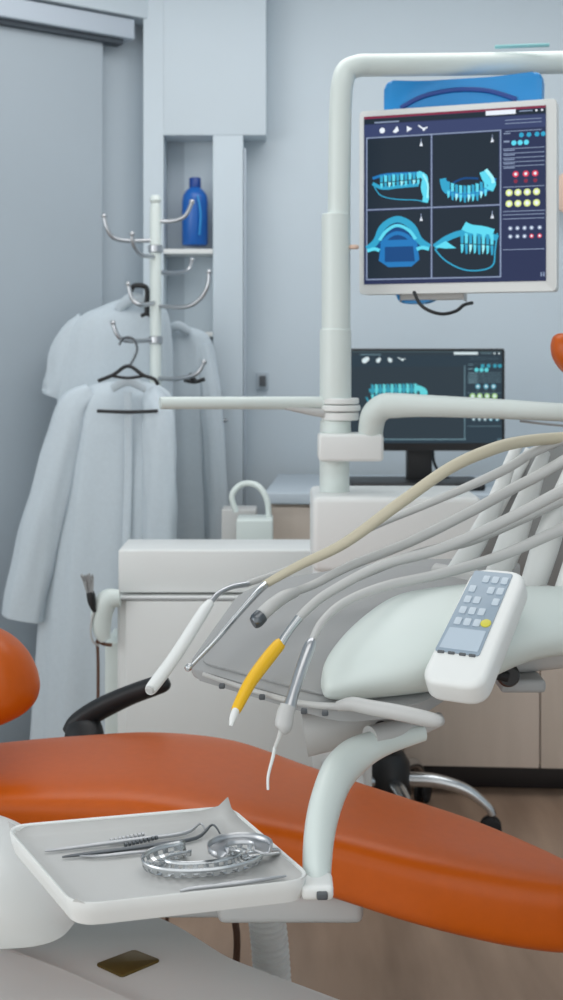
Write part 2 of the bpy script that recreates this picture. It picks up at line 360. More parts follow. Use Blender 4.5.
# ------------------------------------------------------------------ screens
SM = [emit('screen_navy', (40, 48, 78)), emit('screen_dark', (30, 41, 52)), emit('screen_bar', (52, 62, 98)), emit('screen_line', (128, 142, 168)),
      emit('screen_white', (215, 222, 232)), emit('screen_cyan', (88, 200, 222)), emit('screen_blue', (30, 110, 172)), emit('screen_red', (200, 60, 84)),
      emit('screen_yellow', (206, 218, 140)), emit('screen_deepblue', (18, 66, 118)), emit('screen_maroon', (120, 44, 66)), emit('screen_teal', (46, 150, 186)), emit('screen_pale', (150, 226, 236))]
NAVY, DARK, BAR, LINE, WHITE, CYAN, BLUE, RED, YEL, DEEP, MAR, TEAL, PALE = range(13)
SM2 = [emit('desk_screen_base', (42, 56, 66)), emit('desk_screen_dark', (44, 55, 63)), emit('desk_screen_bar', (64, 88, 96)), emit('desk_screen_line', (104, 132, 142)),
      emit('desk_screen_white', (196, 210, 214)), emit('desk_screen_cyan', (90, 190, 198)), emit('desk_screen_blue', (34, 98, 140)), emit('desk_screen_red', (84, 150, 170)),
      emit('desk_screen_yellow', (150, 190, 124)), emit('desk_screen_deepblue', (24, 70, 100)), emit('desk_screen_top', (60, 76, 82)), emit('desk_screen_teal', (52, 140, 160)), emit('desk_screen_pale', (140, 210, 214))]
def screen_mesh(f, W_, H_, items):
    """f: frame at top-left corner, u right, v DOWN, n to viewer. items: (kind, z, mat, data) in 0..1."""
    o, u, v, n = f; bm = NB()
    def pt(a, b_, z): return o+u*(a*W_)+v*(b_*H_)+n*(.0004+z*.00025)
    def poly(ps, z, m):
        fc = bm.faces.new([bm.verts.new(pt(a, b_, z)) for a, b_ in ps]); fc.material_index = m
    def rect(a0, b0, a1, b1, z, m): poly([(a0, b0), (a1, b0), (a1, b1), (a0, b1)], z, m)
    def disc(a, b_, r, z, m, k=10):
        poly([(a+r*math.cos(2*math.pi*i/k), b_+r*math.sin(2*math.pi*i/k)*W_/H_) for i in range(k)], z, m)
    def ribbon(ps, wd, z, m, close=False):
        ps = spline([p for p in ps], 6); n_ = len(ps); L_, R_ = [], []
        for i in range(n_):
            a = V(ps[max(i-1, 0)]); c_ = V(ps[min(i+1, n_-1)]); d = (c_-a); d = V((-d.y, d.x)).normalized()*wd/2
            L_.append((ps[i][0]+d.x, ps[i][1]+d.y)); R_.append((ps[i][0]-d.x, ps[i][1]-d.y))
        vl = [bm.verts.new(pt(a, b_, z)) for a, b_ in L_]; vr = [bm.verts.new(pt(a, b_, z)) for a, b_ in R_]
        for i in range(n_-1): bm.faces.new((vl[i], vl[i+1], vr[i+1], vr[i])).material_index = m
    items(rect, disc, ribbon, poly); return bm
def teeth(rect, ribbon, poly, u0, v0, u1, v1, n, hw, up, col, z=3, curve=0.0, back=True):
    for i in range(n):
        t = (i+.5)/n; u = u0+(u1-u0)*t; v = v0+(v1-v0)*t+curve*4*t*(1-t)
        s = (u1-u0)/n*.38; m = [CYAN, TEAL, PALE][i % 3]
        poly([(u-s, v), (u+s, v+.002), (u+s*.6, v+up*(.8+.3*math.sin(i*2.1))), (u-s*.5, v+up)], z, m)
        poly([(u-s*.9, v-.004), (u+s*.9, v-.004), (u+s, v-hw), (u-s, v-hw*1.1)], z, [TEAL, CYAN][i % 2])
def ui_common(rect, disc, ribbon, poly, px1):
    rect(0, 0, 1, 1, 0, NAVY); rect(0, 0, 1, .014, 2, MAR); rect(0, .016, 1, .045, 1, DARK); rect(0, .05, 1, .122, 1, BAR)
    rect(.06, .035, .20, .043, 2, LINE); rect(.68, .012, .84, .038, 3, WHITE); disc(.95, .026, .006, 3, WHITE); disc(.98, .026, .006, 3, WHITE); rect(.86, .022, .93, .028, 3, LINE)
    disc(.105, .088, .016, 3, WHITE); poly([(.165, .10), (.19, .066), (.20, .095), (.18, .108)], 3, WHITE); poly([(.245, .07), (.275, .088), (.245, .106)], 3, WHITE); ribbon([(.31, .07), (.335, .09), (.36, .085)], .008, 3, WHITE); disc(.34, .096, .008, 3, WHITE)
def ui_side(rect, disc, s):
    x0 = s
    def U(t): return x0+(1-x0)*t
    for v in (.07, .09, .135): rect(U(.08), v, U(.9), v+.004, 2, LINE)
    for t in (.45, .62, .8, .94): disc(U(t), .162, .013, 3, TEAL)
    for t in (.28, .42, .56): disc(U(t), .205, .014, 3, CYAN)
    rect(U(.05), .19, U(.18), .2, 3, LINE); rect(U(.05), .146, U(.2), .152, 3, LINE)
    for v in (.235, .262, .288, .312, .336): rect(U(.03), v, U(.97), v+.004, 2, LINE); rect(U(.05), v+.008, U(.3), v+.014, 3, LINE)
    for t in (.32, .55, .76): disc(U(t), .385, .017, 3, RED); disc(U(t), .385, .008, 4, WHITE); disc(U(t), .425, .011, 2, MAR)
    rect(U(.03), .455, U(.97), .459, 2, LINE)
    for v in (.49, .553):
        for t in (.17, .37, .58, .79): disc(U(t), v, .019, 3, YEL); disc(U(t), v, .010, 4, WHITE)
    for v in (.595, .615, .638): rect(U(.03), v, U(.97), v+.004, 2, LINE)
    for v in (.695, .742):
        for i, t in enumerate((.2, .36, .52, .68, .86)): disc(U(t), v, .012, 3, RED if (v > .72 and i > 2) else LINE); disc(U(t), v, .006, 4, WHITE)
    rect(U(.03), .815, U(.97), .819, 2, LINE); rect(U(.88), .95, U(.91), .975, 3, LINE); rect(U(.94), .95, U(.97), .975, 3, LINE)
def ui_big(rect, disc, ribbon, poly):
    ui_common(rect, disc, ribbon, poly, .76); S = .765
    for (a, b_, c, d) in ((.02, .135, .375, .55), (.39, .135, .75, .55), (.02, .565, .375, .965), (.39, .565, .75, .965)): rect(a, b_, c, d, 1, DARK)
    for u in (.013, .379, .756): rect(u, .125, u+.007, .975, 2, LINE)
    for v in (.124, .553, .968): rect(.013, v, .763, v+.007, 2, LINE)
    for (a, b_) in ((.325, .175), (.715, .175), (.325, .615), (.715, .615)): poly([(a-.009, b_+.018), (a, b_-.012), (a+.009, b_+.018)], 3, WHITE); rect(a-.002, b_-.025, a+.002, b_+.01, 3, LINE)
    # panel 1: side view of lower and upper teeth
    ribbon([(.05, .37), (.12, .352), (.22, .35), (.33, .352)], .016, 2, BLUE); ribbon([(.05, .40), (.11, .43), (.2, .425), (.31, .42)], .02, 2, TEAL)
    teeth(rect, ribbon, poly, .09, .40, .32, .388, 10, .042, .032, CYAN)
    ribbon([(.305, .352), (.345, .38), (.34, .44), (.352, .49), (.345, .525)], .034, 3, CYAN); ribbon([(.06, .42), (.1, .475), (.19, .50), (.30, .51), (.345, .525)], .006, 3, TEAL)
    ribbon([(.335, .36), (.362, .42), (.36, .50)], .01, 4, PALE)
    # panel 2: angled arch of teeth
    ribbon([(.455, .40), (.455, .45), (.51, .485), (.60, .49), (.69, .46), (.725, .40)], .03, 2, BLUE)
    ribbon([(.445, .39), (.455, .44), (.475, .47)], .036, 3, TEAL); ribbon([(.665, .36), (.685, .41), (.715, .43), (.70, .47)], .04, 3, CYAN); ribbon([(.68, .35), (.715, .40), (.72, .43)], .018, 4, PALE)
    teeth(rect, ribbon, poly, .465, .455, .69, .455, 10, .05, .045, CYAN, curve=.035); ribbon([(.50, .42), (.56, .395), (.64, .40)], .012, 2, DEEP)
    # panel 3: head from below
    poly([(.10, .74), (.30, .74), (.315, .86), (.27, .90), (.14, .90), (.085, .86)], 2, BLUE)
    poly([(.12, .78), (.28, .78), (.29, .87), (.12, .87)], 3, DEEP)
    poly([(.06, .79), (.11, .68), (.19, .635), (.27, .68), (.33, .79)], 1.5, DEEP); ribbon([(.02, .79), (.07, .745), (.11, .66), (.19, .618), (.27, .66), (.315, .745), (.37, .79)], .038, 4, TEAL)
    ribbon([(.09, .74), (.13, .685), (.19, .655), (.255, .685), (.295, .74)], .018, 5, CYAN); ribbon([(.10, .765), (.14, .72), (.19, .70), (.245, .72), (.285, .765)], .022, 4, BLUE)
    ribbon([(.02, .80), (.06, .79), (.09, .80)], .02, 5, CYAN); ribbon([(.30, .80), (.33, .79), (.37, .80)], .02, 5, CYAN)
    # panel 4: fish-like side jaw
    ribbon([(.40, .79), (.47, .74), (.56, .71), (.66, .72), (.745, .75)], .035, 2, TEAL); poly([(.40, .79), (.46, .755), (.52, .80), (.46, .80)], 3, CYAN)
    ribbon([(.56, .67), (.60, .69), (.66, .70), (.72, .72)], .05, 3, CYAN); teeth(rect, ribbon, poly, .54, .775, .725, .79, 8, .06, .055, CYAN, z=4)
    ribbon([(.40, .80), (.46, .87), (.56, .925), (.66, .93), (.72, .90), (.73, .82), (.742, .72)], .008, 3, TEAL)
    ui_side(rect, disc, S)
def ui_small(rect, disc, ribbon, poly):
    ui_common(rect, disc, ribbon, poly, .76); rect(0, .05, 1, .16, 2, NAVY)
    rect(.0, .17, .745, .96, 1, DARK); rect(0, .955, .76, .965, 2, LINE); rect(.75, .16, .755, .96, 2, LINE)
    disc(.09, .105, .018, 4, WHITE); disc(.18, .105, .014, 4, WHITE); disc(.26, .105, .012, 4, WHITE)
    ribbon([(.12, .43), (.25, .42), (.45, .42)], .04, 2, TEAL); teeth(rect, ribbon, poly, .13, .47, .44, .46, 12, .10, .06, CYAN)
    ribbon([(.43, .39), (.48, .44), (.47, .58), (.50, .68)], .05, 3, CYAN); ribbon([(.1, .5), (.16, .64), (.3, .70), (.45, .71)], .012, 3, TEAL)
    ui_side(rect, disc, .765)

# overhead monitor: corners at the photo's rays, right side nearer
YL, YR = 2.70, 2.575
o_ = P(364, 117, YL); tr = P(546, 113, YR); bl = P(365, 284.5, YL)
u_ = (tr-o_); u_.z = 0; Wm = u_.length; u_.normalize(); Hm = (bl-o_).length; dn = V((0, 0, -1)); n_ = V((u_.y, -u_.x, 0))
om = thing('overhead_monitor', 'white framed monitor high on the dental unit arm showing four dental scans', 'monitor', P(455, 300, 2.66))
fm = (o_, u_, dn, n_)
b = NB(); bz = .012
rrect(b, Wm+.032, Hm+.034, .045, .008, (fm[0]-fm[3]*.047, fm[1], fm[2], fm[3]), .003, cx=Wm/2+.005, cy=Hm/2+.004)
obj('bezel', b, M['white'], om)
obj('screen', screen_mesh(fm, Wm, Hm, ui_big), None, om, False, SM)
fbk = (o_-n_*.095, u_, dn, n_)
b = NB(); pts = rpoly([(.032, -.088, 0), (Wm*.30, -.080, 0), (Wm*.7, -.078, 0), (Wm-.014, -.084, 0), (Wm-.02, Hm*.5, 0), (Wm*.34, Hm+.04, 0), (.06, Hm+.04, 0), (.03, Hm*.5, 0)], .02); prism(b, pts, .045, .008, fbk)
bk = obj('back_cover', b, M['bluel'], om)
b = NB(); tube(b, [tuple(o_-n_*.047+u_*a+V((0, 0, z)))+(.005,) for a, z in ((.07, .024), (.12, .046), (.19, .055), (.26, .048), (.32, .026))], seg=8, flat=.6); obj('handle_groove', b, M['navy'], bk)
b = NB(); rbox(b, (Wm*.36, Hm+.024, .035), (.14, .018, .03), .004, fbk); obj('lower_bracket', b, M['lgrey'], om)
# hanging loop cable
b = NB(); TP(b, [(414, 292, 2.60, 1.8), (420, 304, 2.58, 1.8), (430, 311, 2.57, 1.8), (443, 314, 2.57, 1.8), (456, 311, 2.58, 1.8), (464, 305, 2.59, 1.8), (472, 303, 2.62, 1.8)], seg=10); obj('loop_cable', b, M['black'], om)

# desktop monitor
dm = thing('desktop_monitor', 'black desktop monitor showing one dental scan, standing behind the unit on the worktop', 'monitor', P(414, 487, 3.78))
Yd = 3.70
o_ = P(351, 351, Yd); W2 = 151*Yd/F; H2 = 92*Yd/F
fd = (o_, V((1, 0, 0)), V((0, 0, -1)), V((0, -1, 0)))
b = NB(); rrect(b, W2+.016, H2+.03, .035, .006, (fd[0]-fd[3]*.036, fd[1], fd[2], fd[3]), .003, cx=W2/2, cy=H2/2+.008); obj('bezel', b, M['black'], dm)
obj('screen', screen_mesh(fd, W2, H2, ui_small), None, dm, False, SM2)
b = NB(); rbox(b, (P(419, 0, 3.76).x, 3.765, (.885+P(0, 430, 3.76).z)/2), (25*3.76/F, .05, P(0, 425, 3.76).z-.88), .004); obj('stand_neck', b, M['black'], dm)
b = NB(); rbox(b, (P(414, 0, 3.76).x, 3.74, TOPZ+.012), (.39, .22, .022), .008); obj('stand_foot', b, M['black'], dm)
b = NB(); TP(b, [(433, 446, 3.80, 1.4), (434, 462, 3.80, 1.4), (441, 474, 3.80, 1.4), (452, 480, 3.78, 1.4)], seg=8); obj('cable', b, M['black'], dm)

# ------------------------------------------------------------------ dental unit: post, arms, body
YP = 2.62
du = thing('dental_unit', 'tall white dental unit with a post, swing arms and a curved overhead tube', 'dental unit', P(337, 0, YP)*1)
du.location = (P(340, 0, YP).x, YP+.02, 0); WPOS[du] = V(du.location)
rp = 13*YP/F
b = NB(); TP(b, [(339, 332, YP, 11.3), (339, 280, YP, 11.3), (339, 215, YP, 11.3), (340, 130, YP, 11.3), (341, 100, YP, 11.3), (342.5, 83, YP, 11.3), (347, 71, YP+.005, 11.3), (358, 66, YP+.01, 11.3), (370, 65.2, YP+.02, 11.3), (400, 65, YP+.04, 11.3), (480, 64, YP+.10, 11.3), (600, 62, YP+.16, 11.3), (900, 60, YP+.3, 11.3)], seg=24, sub=8); obj('overhead_tube', b, M['enamel'], du)
b = NB(); TP(b, [(495, 47, YP+.10, 2), (520, 46, YP+.1, 2), (549, 45, YP+.1, 2)], seg=8); obj('cable', b, M['teal'], du)
def cyl(px, y0, y1, Y, rpx, m, name, par, seg=28):
    b = NB(); z0 = P(0, y1, Y).z; z1 = P(0, y0, Y).z; r = rpx*Y/F
    lathe(b, [(r-.002, z0), (r, z0+.002), (r, z1-.002), (r-.002, z1)], (P(px, 0, Y).x, Y, 0), seg); return obj(name, b, m, par)
cyl(336, 214, 330, YP, 14.5, M['enamel'], 'upper_sleeve', du); cyl(335.5, 329, 400, YP, 15.8, M['enamel'], 'lower_sleeve', du)
cyl(354, 245, 249, YP-.01, 5, M['peach'], 'pin', du)
for y0, y1, r in ((398, 404, 19), (405, 411, 20.5), (412, 420, 19)): cyl(340, y0, y1, YP, r, M['white'], 'pivot_ring', du)
cyl(335.5, 420, 436, YP, 15.5, M['enamel'], 'neck', du); cyl(334.5, 458, 494, YP, 15, M['enamel'], 'post', du)
b = NB(); c = P(350, 446.5, YP-.02); rbox(b, c, (64*YP/F, .085, 27*YP/F), .008); obj('joint_block', b, M['white'], du)
# left arm, tapering away to the left
b = NB(); TP(b, [(340, 403, YP, 6.2), (300, 403, YP-.02, 6.6), (230, 403, YP-.08, 6.4), (175, 403, YP-.12, 6.4), (160, 403, YP-.13, 6.2)], seg=16, sub=4); obj('left_arm', b, M['enamel'], du)
b = NB(); TP(b, [(345, 414, YP, 5), (322, 413, YP-.02, 4.5), (300, 410, YP-.03, 3), (285, 408, YP-.04, 1.5)], seg=12, sub=4, flat=.7); obj('arm_gusset', b, M['lgrey'], du)
# right arm: elbow up out of the block and away to the right
b = NB(); TP(b, [(371, 440, YP-.03, 12), (371, 428, YP-.04, 12.5), (374, 415, YP-.05, 13), (383, 407, YP-.06, 13), (396, 405.5, YP-.07, 12.5), (430, 406, YP-.10, 11), (500, 409, YP-.16, 10), (600, 414, YP-.24, 9), (880, 424, YP-.4, 9)], seg=24, sub=8); obj('right_arm', b, M['white_c'], du)
b = NB(); TP(b, [(520, 421, YP-.16, 1.2), (600, 428, YP-.22, 1.2), (880, 438, YP-.38, 1.2)], seg=8); obj('arm_seam', b, M['mgrey'], du)
# unit body: wide top shelf, narrow column
zt = P(0, 492, 2.60).z
b = NB(); rbox(b, ((P(312, 0, 2.55).x+P(478, 0, 2.55).x)/2, 2.62, zt-.075), (166*2.55/F, .24, .15), .012); obj('top_housing', b, M['white'], du)
b = NB(); rbox(b, ((P(314, 0, 2.55).x+P(371, 0, 2.55).x)/2, 2.62, (zt-.10+.36)/2), (57*2.55/F, .22, zt-.10-.36), .015); obj('column', b, M['white'], du)
b = NB(); rbox(b, (.12, 2.40, .42), (.08, .42, .06), .01); obj('chair_link', b, M['lgrey'], du)

# ------------------------------------------------------------------ white equipment cart
YK = 2.95
kx0, kx1 = P(117, 0, YK).x, P(316, 0, YK).x
ct = thing('equipment_cart', 'white two-tier cabinet cart behind the orange chair, below the coats', 'cart', ((kx0+kx1)/2, YK+.1, 0))
z1 = P(0, 597, YK).z
b = NB(); rbox(b, ((kx0+kx1)/2+.0, YK+.1, z1/2+.03), (kx1-kx0, .20, z1-.06), .008); obj('body', b, M['white'], ct)
b = NB(); z2 = P(0, 548, YK+.05).z
rbox(b, ((kx0+kx1)/2, YK+.11, (z2+z1+.006)/2), (kx1-kx0, .18, z2-z1-.006), .005); obj('upper_tier', b, M['white'], ct)
b = NB(); rbox(b, ((kx0+kx1)/2-.01, YK+.09, z1-.004), (kx1-kx0+.004, .204, .004), .003); obj('shelf_edge', b, M['mgrey'], ct)
b = NB(); TP(b, [(120, 598, YK-.03, 8), (108, 600, YK-.03, 11), (102, 612, YK-.03, 11), (102, 630, YK-.03, 9), (106, 640, YK-.03, 6)], seg=20, flat=.8); obj('corner_bumper', b, M['enamel'], ct)
b = NB(); rbox(b, (P(111, 0, YK).x, YK+.10, .33), (15*YK/F, .16, .50), .006); obj('side_post', b, M['white_c'], ct)
b = NB(); TP(b, [(97, 640, YK-.03, 1.6), (98, 660, YK-.03, 1.6), (98, 700, YK-.03, 1.6), (97, 740, YK-.03, 1.6), (97, 800, YK-.03, 1.6)], seg=8); TP(b, [(96, 640, YK-.03, 1.8), (104, 644, YK-.03, 1.8), (112, 645, YK-.03, 1.8)], seg=8); obj('cord', b, M['brown'], ct)
for i, (a, c_) in enumerate(((597, 800),)):
    b = NB(); zz0, zz1 = P(0, c_, YK).z, P(0, a+3, YK).z; rbox(b, ((kx0+kx1)/2+.006, YK-.004, (zz0+zz1)/2), (kx1-kx0-.03, .014, zz1-zz0), .003); obj('front_panel', b, M['white'], ct)
for sx in (kx0+.05, kx1-.05):
    for sy in (YK+.04, YK+.16):
        b = NB(); lathe(b, [(.022, -.012), (.028, -.008), (.028, .008), (.022, .012)], (sx, sy, .030), 20, (V(), V((0, 1, 0)), V((0, 0, 1)), V((1, 0, 0)))); obj('caster', b, M['blackr'], ct)
# brush in front of the coat
br = thing('cleaning_brush', 'small brush with grey bristles and a black grip beside the cart corner', 'brush', P(92, 628, YK-.05))
b = NB(); TP(b, [(94.5, 612, YK-.05, 1.6), (92, 603, YK-.05, 4), (91, 596, YK-.05, 4.4), (90, 592, YK-.05, 4)], seg=16, sub=4); obj('grip', b, M['black'], br)
b = NB()
for i in range(26):
    a = (i/25-.5)*2; TP(b, [(90+a*2.6, 594, YK-.05+random.uniform(-.006, .006), .8), (88.5+a*4.5, 583, YK-.05+random.uniform(-.01, .01), .8), (87+a*6.5, 573+random.random()*4, YK-.05+random.uniform(-.015, .015), .5)], seg=5, sub=2)
obj('bristles', b, M['mgrey'], br)
b = NB(); TP(b, [(94.5, 610, YK-.05, 1), (91, 625, YK-.045, 1), (92, 640, YK-.04, 1), (99, 646, YK-.03, 1.2)], seg=8); obj('wire', b, M['lgrey'], br)

# ------------------------------------------------------------------ stool
sp = P(389, 0, 3.30)
st = thing('stool', 'black clinic stool with a chrome star base behind the orange chair', 'stool', (sp.x, 3.30, 0))
b = NB(); lathe(b, [(.022, .10), (.022, .44)], (sp.x, 3.30, 0), 20); obj('gas_column', b, M['black'], st)
b = NB(); lathe(b, [(.055, .095), (.06, .11), (.055, .19), (.04, .215), (.028, .22)], (sp.x, 3.30, 0), 28); obj('hub', b, M['black'], st)
b = NB(); lathe(b, [(.10, .435), (.14, .445), (.15, .47), (.14, .50), (.11, .51), (.02, .513)], (sp.x-.01, 3.34, 0), 36); obj('seat', b, M['black'], st)
for k in range(5):
    a = math.radians(-8+72*k); d = V((math.cos(a), math.sin(a), 0)); c0 = V((sp.x, 3.30, 0)); R = .265
    b = NB(); tube(b, [tuple(c0+d*.04+V((0, 0, .145)))+(.020,), tuple(c0+d*.12+V((0, 0, .145)))+(.018,), tuple(c0+d*.20+V((0, 0, .125)))+(.015,), tuple(c0+d*(R-.01)+V((0, 0, .085)))+(.012,), tuple(c0+d*(R+.004)+V((0, 0, .062)))+(.011,)], seg=14); lg = obj('leg', b, M['chrome'], st)
    s = V((-d.y, d.x, 0)); b = NB()
    for q in (-.012, .012): lathe(b, [(.020, -.008), (.028, -.005), (.028, .005), (.020, .008)], c0+d*R+s*q+V((0, 0, .029)), 20, (V(), d, V((0, 0, 1)), s))
    obj('caster', b, M['blackr'], st)

# ------------------------------------------------------------------ dental chair
dc = thing('dental_chair', 'orange upholstered dental chair running across the foreground', 'dental chair', (-.15, 2.0, 0))
secs = []
# (px, py of far top edge, py of near bottom edge, z top, thickness)
for px, yt, yb, zt_, th in ((-190, 772, 850, .62, .10), (-100, 758, 850, .61, .10), (0, 745, 850, .60, .10), (80, 738, 853, .60, .105), (150, 735, 858, .60, .11), (230, 743, 874, .59, .11), (310, 769, 893, .565, .11), (400, 797, 923, .545, .115), (480, 823, 943, .525, .115), (540, 850, 950, .51, .11), (577, 872, 947, .502, .10), (600, 890, 938, .497, .07), (611, 903, 926, .492, .035)):
    Yf = F*(H-(zt_-.018))/(yt-HOR); Yn = F*(H-(zt_-th+.012))/(yb-HOR)
    Yc = (Yf+Yn)/2; hw = (Yf-Yn)/2+.012; x = (px-281.5)*Yc/F
    # local slope of the axis
    secs.append((x, Yc, zt_-th/2, 0, hw, 0, 0, 0, th/2))
b = loft(NB(), secs, seg=64, p=4.2, sub=8); cush = obj('leg_rest_cushion', b, M['orange'], dc)
# seat crease roll and the near back shoulder
b = NB(); q = []
for px, yy, r in ((-180, 690, 66), (-110, 685, 66), (-60, 678, 62), (-15, 674, 52), (12, 674, 41), (28, 676, 28), (36, 678, 14), (38.5, 679, 3)):
    c = P(px, yy, 2.02); q.append((c.x, c.y, c.z, 0, .07*min(1, r/45), .0, -.02*r/60, 0, r*1.0*2.02/F))
loft(b, q, seg=48, p=2.3, sub=6); obj('backrest_cushion', b, M['orange'], dc)
b = NB(); TP(b, [(-40, 720, 2.2, 12), (-60, 760, 2.2, 12), (-70, 830, 2.2, 12)], seg=14); obj('backrest_hinge', b, M['white'], dc)
# black armrest on the far side
b = NB(); TP(b, [(68, 733, 2.36, 7), (78, 723, 2.36, 10.5), (100, 709, 2.36, 11), (130, 695, 2.35, 10), (155, 686, 2.34, 9.5), (165, 683, 2.34, 8), (169, 681, 2.34, 4)], seg=20, sub=6); ar = obj('armrest', b, M['black'], dc)
b = NB(); TP(b, [(84, 722, 2.36, 16), (84, 735, 2.34, 20), (86, 760, 2.31, 20), (90, 800, 2.25, 18)], seg=16, sub=4, flat=.6); obj('armrest_bracket', b, M['black'], dc)
# underside frame, casing and pedestal
b = NB(); rbox(b, P(290, 888, 1.95), (.22, .16, .045), .012); rbox(b, P(150, 880, 2.05), (.5, .16, .06), .012); obj('seat_frame', b, M['lgrey'], dc)
b = NB(); rbox(b, (-.75, 2.02, .365), (.30, .20, .30), .03); obj('pedestal', b, M['lgrey'], dc)
zp = .31
A_, B_, C_, D_ = PZ(118, 921, zp), PZ(178, 926, zp), PZ(228, 958, zp), PZ(420, 1030, zp)
b = NB(); pts = [(-1.0, 2.28), (A_.x-.1, 2.26), (B_.x, B_.y), (C_.x, C_.y), (D_.x, D_.y), (D_.x-.1, D_.y-.35), (-1.0, 1.3)]
prism(b, rpoly([(p[0], p[1], 0) for p in pts], .03), zp, .012); bs = obj('base', b, M['white'], dc)
pts = [PZ(-60, 925, zp+.02), PZ(0, 945, zp+.02), PZ(60, 968, zp+.02), PZ(150, 1008, zp+.02), PZ(150, 1060, zp+.02), PZ(-60, 1060, zp+.02)]
b = NB(); prism(b, rpoly([(p.x, p.y, zp) for p in pts], .02), .02, .005); obj('raised_cover', b, M['white'], bs)
b = NB(); pts = [PZ(96, 964, zp+.003), PZ(134, 950, zp+.003), PZ(160, 960, zp+.003), PZ(122, 976, zp+.003)]; prism(b, rpoly([(p.x, p.y, zp) for p in pts], .004), .004, .001); tp = obj('bronze_plate', b, M['gold'], bs); tp['label'] = 'square bronze plate'
c = P(-30, 880, 1.62)
b = NB(); q = []
for px, yy, ry, dy in ((-180, 868, 66, .13), (-110, 872, 62, .13), (-40, 876, 56, .12), (10, 884, 48, .11), (45, 897, 34, .09), (66, 908, 19, .06), (76, 914, 6, .02)):
    cc = P(px, yy, 1.66); q.append((cc.x, cc.y, cc.z, 0, dy, 0, 0, 0, ry*1.66/F))
loft(b, q, seg=40, p=2.4, sub=6); obj('side_casing', b, M['white'], dc)
b = NB(); tube(b, [tuple(P(-30, 900, 1.68))+(.03,), (-.60, 1.80, .50, .03), (-.72, 2.00, .45, .03)], seg=14); obj('casing_support', b, M['lgrey'], dc)

# corrugated hose and cables between chair and base
t = thing('corrugated_hose', 'white ribbed suction hose hanging below the instrument tray', 'hose', (P(265, 0, 2.12).x, 2.12, .0))
b = NB(); pts = []
n = 128
for i in range(n+1):
    s = i/n; py = 880+ s*190; pxx = 262+10*s+5*math.sin(s*3); r = 19 if (i % 4) in (0, 1) else 16.5
    pts.append(tuple(P(pxx, py, 2.16))+(r*2.16/F,))
pts = [p for p in pts if p[2] > .0]
tube(b, pts, seg=22, sub=1); obj('ribbed_tube', b, M['white'], t)
b = NB(); TP(b, [(228, 885, 2.28, 3), (234, 915, 2.27, 3.6), (237, 940, 2.26, 3.6), (235, 975, 2.26, 3.6), (228, 1030, 2.28, 3.6), (222, 1052, 2.26, 3.6)], seg=12); tag(obj('power_cable', b, M['brown']), 'brown curved cable beside the ribbed white hose', 'cable')
b = NB(); TP(b, [(168, 890, 2.34, 2), (167, 920, 2.34, 2), (167, 945, 2.34, 2), (168, 1025, 2.34, 2)], seg=10); tag(obj('power_cable', b, M['brown']), 'thin short brown cable left of the thicker brown cable, behind the base', 'cable')

# ------------------------------------------------------------------ delivery unit
Pa, Pb, Pc = P(188, 668, 1.66), P(262, 584, 1.88), P(335, 712, 1.52)
def OP(px, py): return on_plane(px, py, Pa, Pb, Pc)
nrm = (Pb-Pa).cross(Pc-Pa).normalized(); 
if nrm.z < 0: nrm = -nrm
de = thing('delivery_unit', 'white and grey dental instrument console on an arm over the orange chair', 'instrument console', OP(380, 650))
fu = (OP(330, 640)-OP(200, 640)).normalized(); fv = nrm.cross(fu)
def slab(pix, th, r, bev, off=0.0):
    pts = [OP(x, y)+nrm*off for x, y in pix]; o0 = pts[0]
    loc = [((p-o0).dot(fu), (p-o0).dot(fv), 0) for p in pts]
    a2 = sum(loc[i][0]*loc[(i+1) % len(loc)][1]-loc[(i+1) % len(loc)][0]*loc[i][1] for i in range(len(loc)))
    if a2 < 0: loc = loc[::-1]
    b = NB(); prism(b, rpoly(loc, r), th, bev, (o0, fu, fv, nrm)); return b
obj('tray_plate', slab([(187, 668), (238, 596), (268, 582), (400, 560), (520, 560), (520, 640), (420, 706), (345, 712), (322, 708)], .016, .02, .004, -.014), M['mgrey'], de)
obj('silicone_mat', slab([(200, 665), (246, 600), (276, 588), (400, 568), (500, 575), (400, 640), (330, 700)], .003, .02, .001, .0025), M['mgrey'], de)
# white oval body: loft from the left tip to the right
q = []
for px, yy, hy, Yc_ in ((321, 684, 3, 1.55), (325, 680, 16, 1.55), (338, 671, 27, 1.56), (362, 658, 38, 1.57), (395, 645, 47, 1.58), (430, 638, 49, 1.59), (480, 630, 46, 1.61), (530, 622, 36, 1.64), (600, 618, 32, 1.68), (690, 614, 28, 1.72), (760, 610, 24, 1.75), (790, 610, 12, 1.76)):
    c = P(px, yy, Yc_); h = hy*Yc_/F
    q.append((c.x, c.y, c.z, 0, h*1.25, h*.55, 0, -.016*min(1, h*20)-.4*h*.3, h*.62))
b = loft(NB(), q, seg=48, p=2.4, sub=8); obj('console_body', b, M['white_c'], de)
# front rail with small dark clips
b = NB(); TP(b, [(203, 674, 1.63, 2), (245, 688, 1.60, 2.4), (300, 703, 1.54, 3), (345, 707, 1.50, 4)], seg=14); rl = obj('front_rail', b, M['lgrey'], de)
for px, py, Y in ((222, 686, 1.60), (262, 697, 1.565), (304, 711, 1.52), (325, 713, 1.50)):
    b = NB(); rbox(b, P(px, py, Y), (.008, .010, .006), .002); obj('clip', b, M['dgrey'], rl)
b = NB(); TP(b, [(338, 706, 1.49, 5), (352, 704, 1.48, 7), (368, 707, 1.47, 7.5), (400, 713, 1.45, 8), (432, 720, 1.44, 7.5), (441, 722, 1.44, 5)], seg=20); obj('handle', b, M['lgrey'], de)
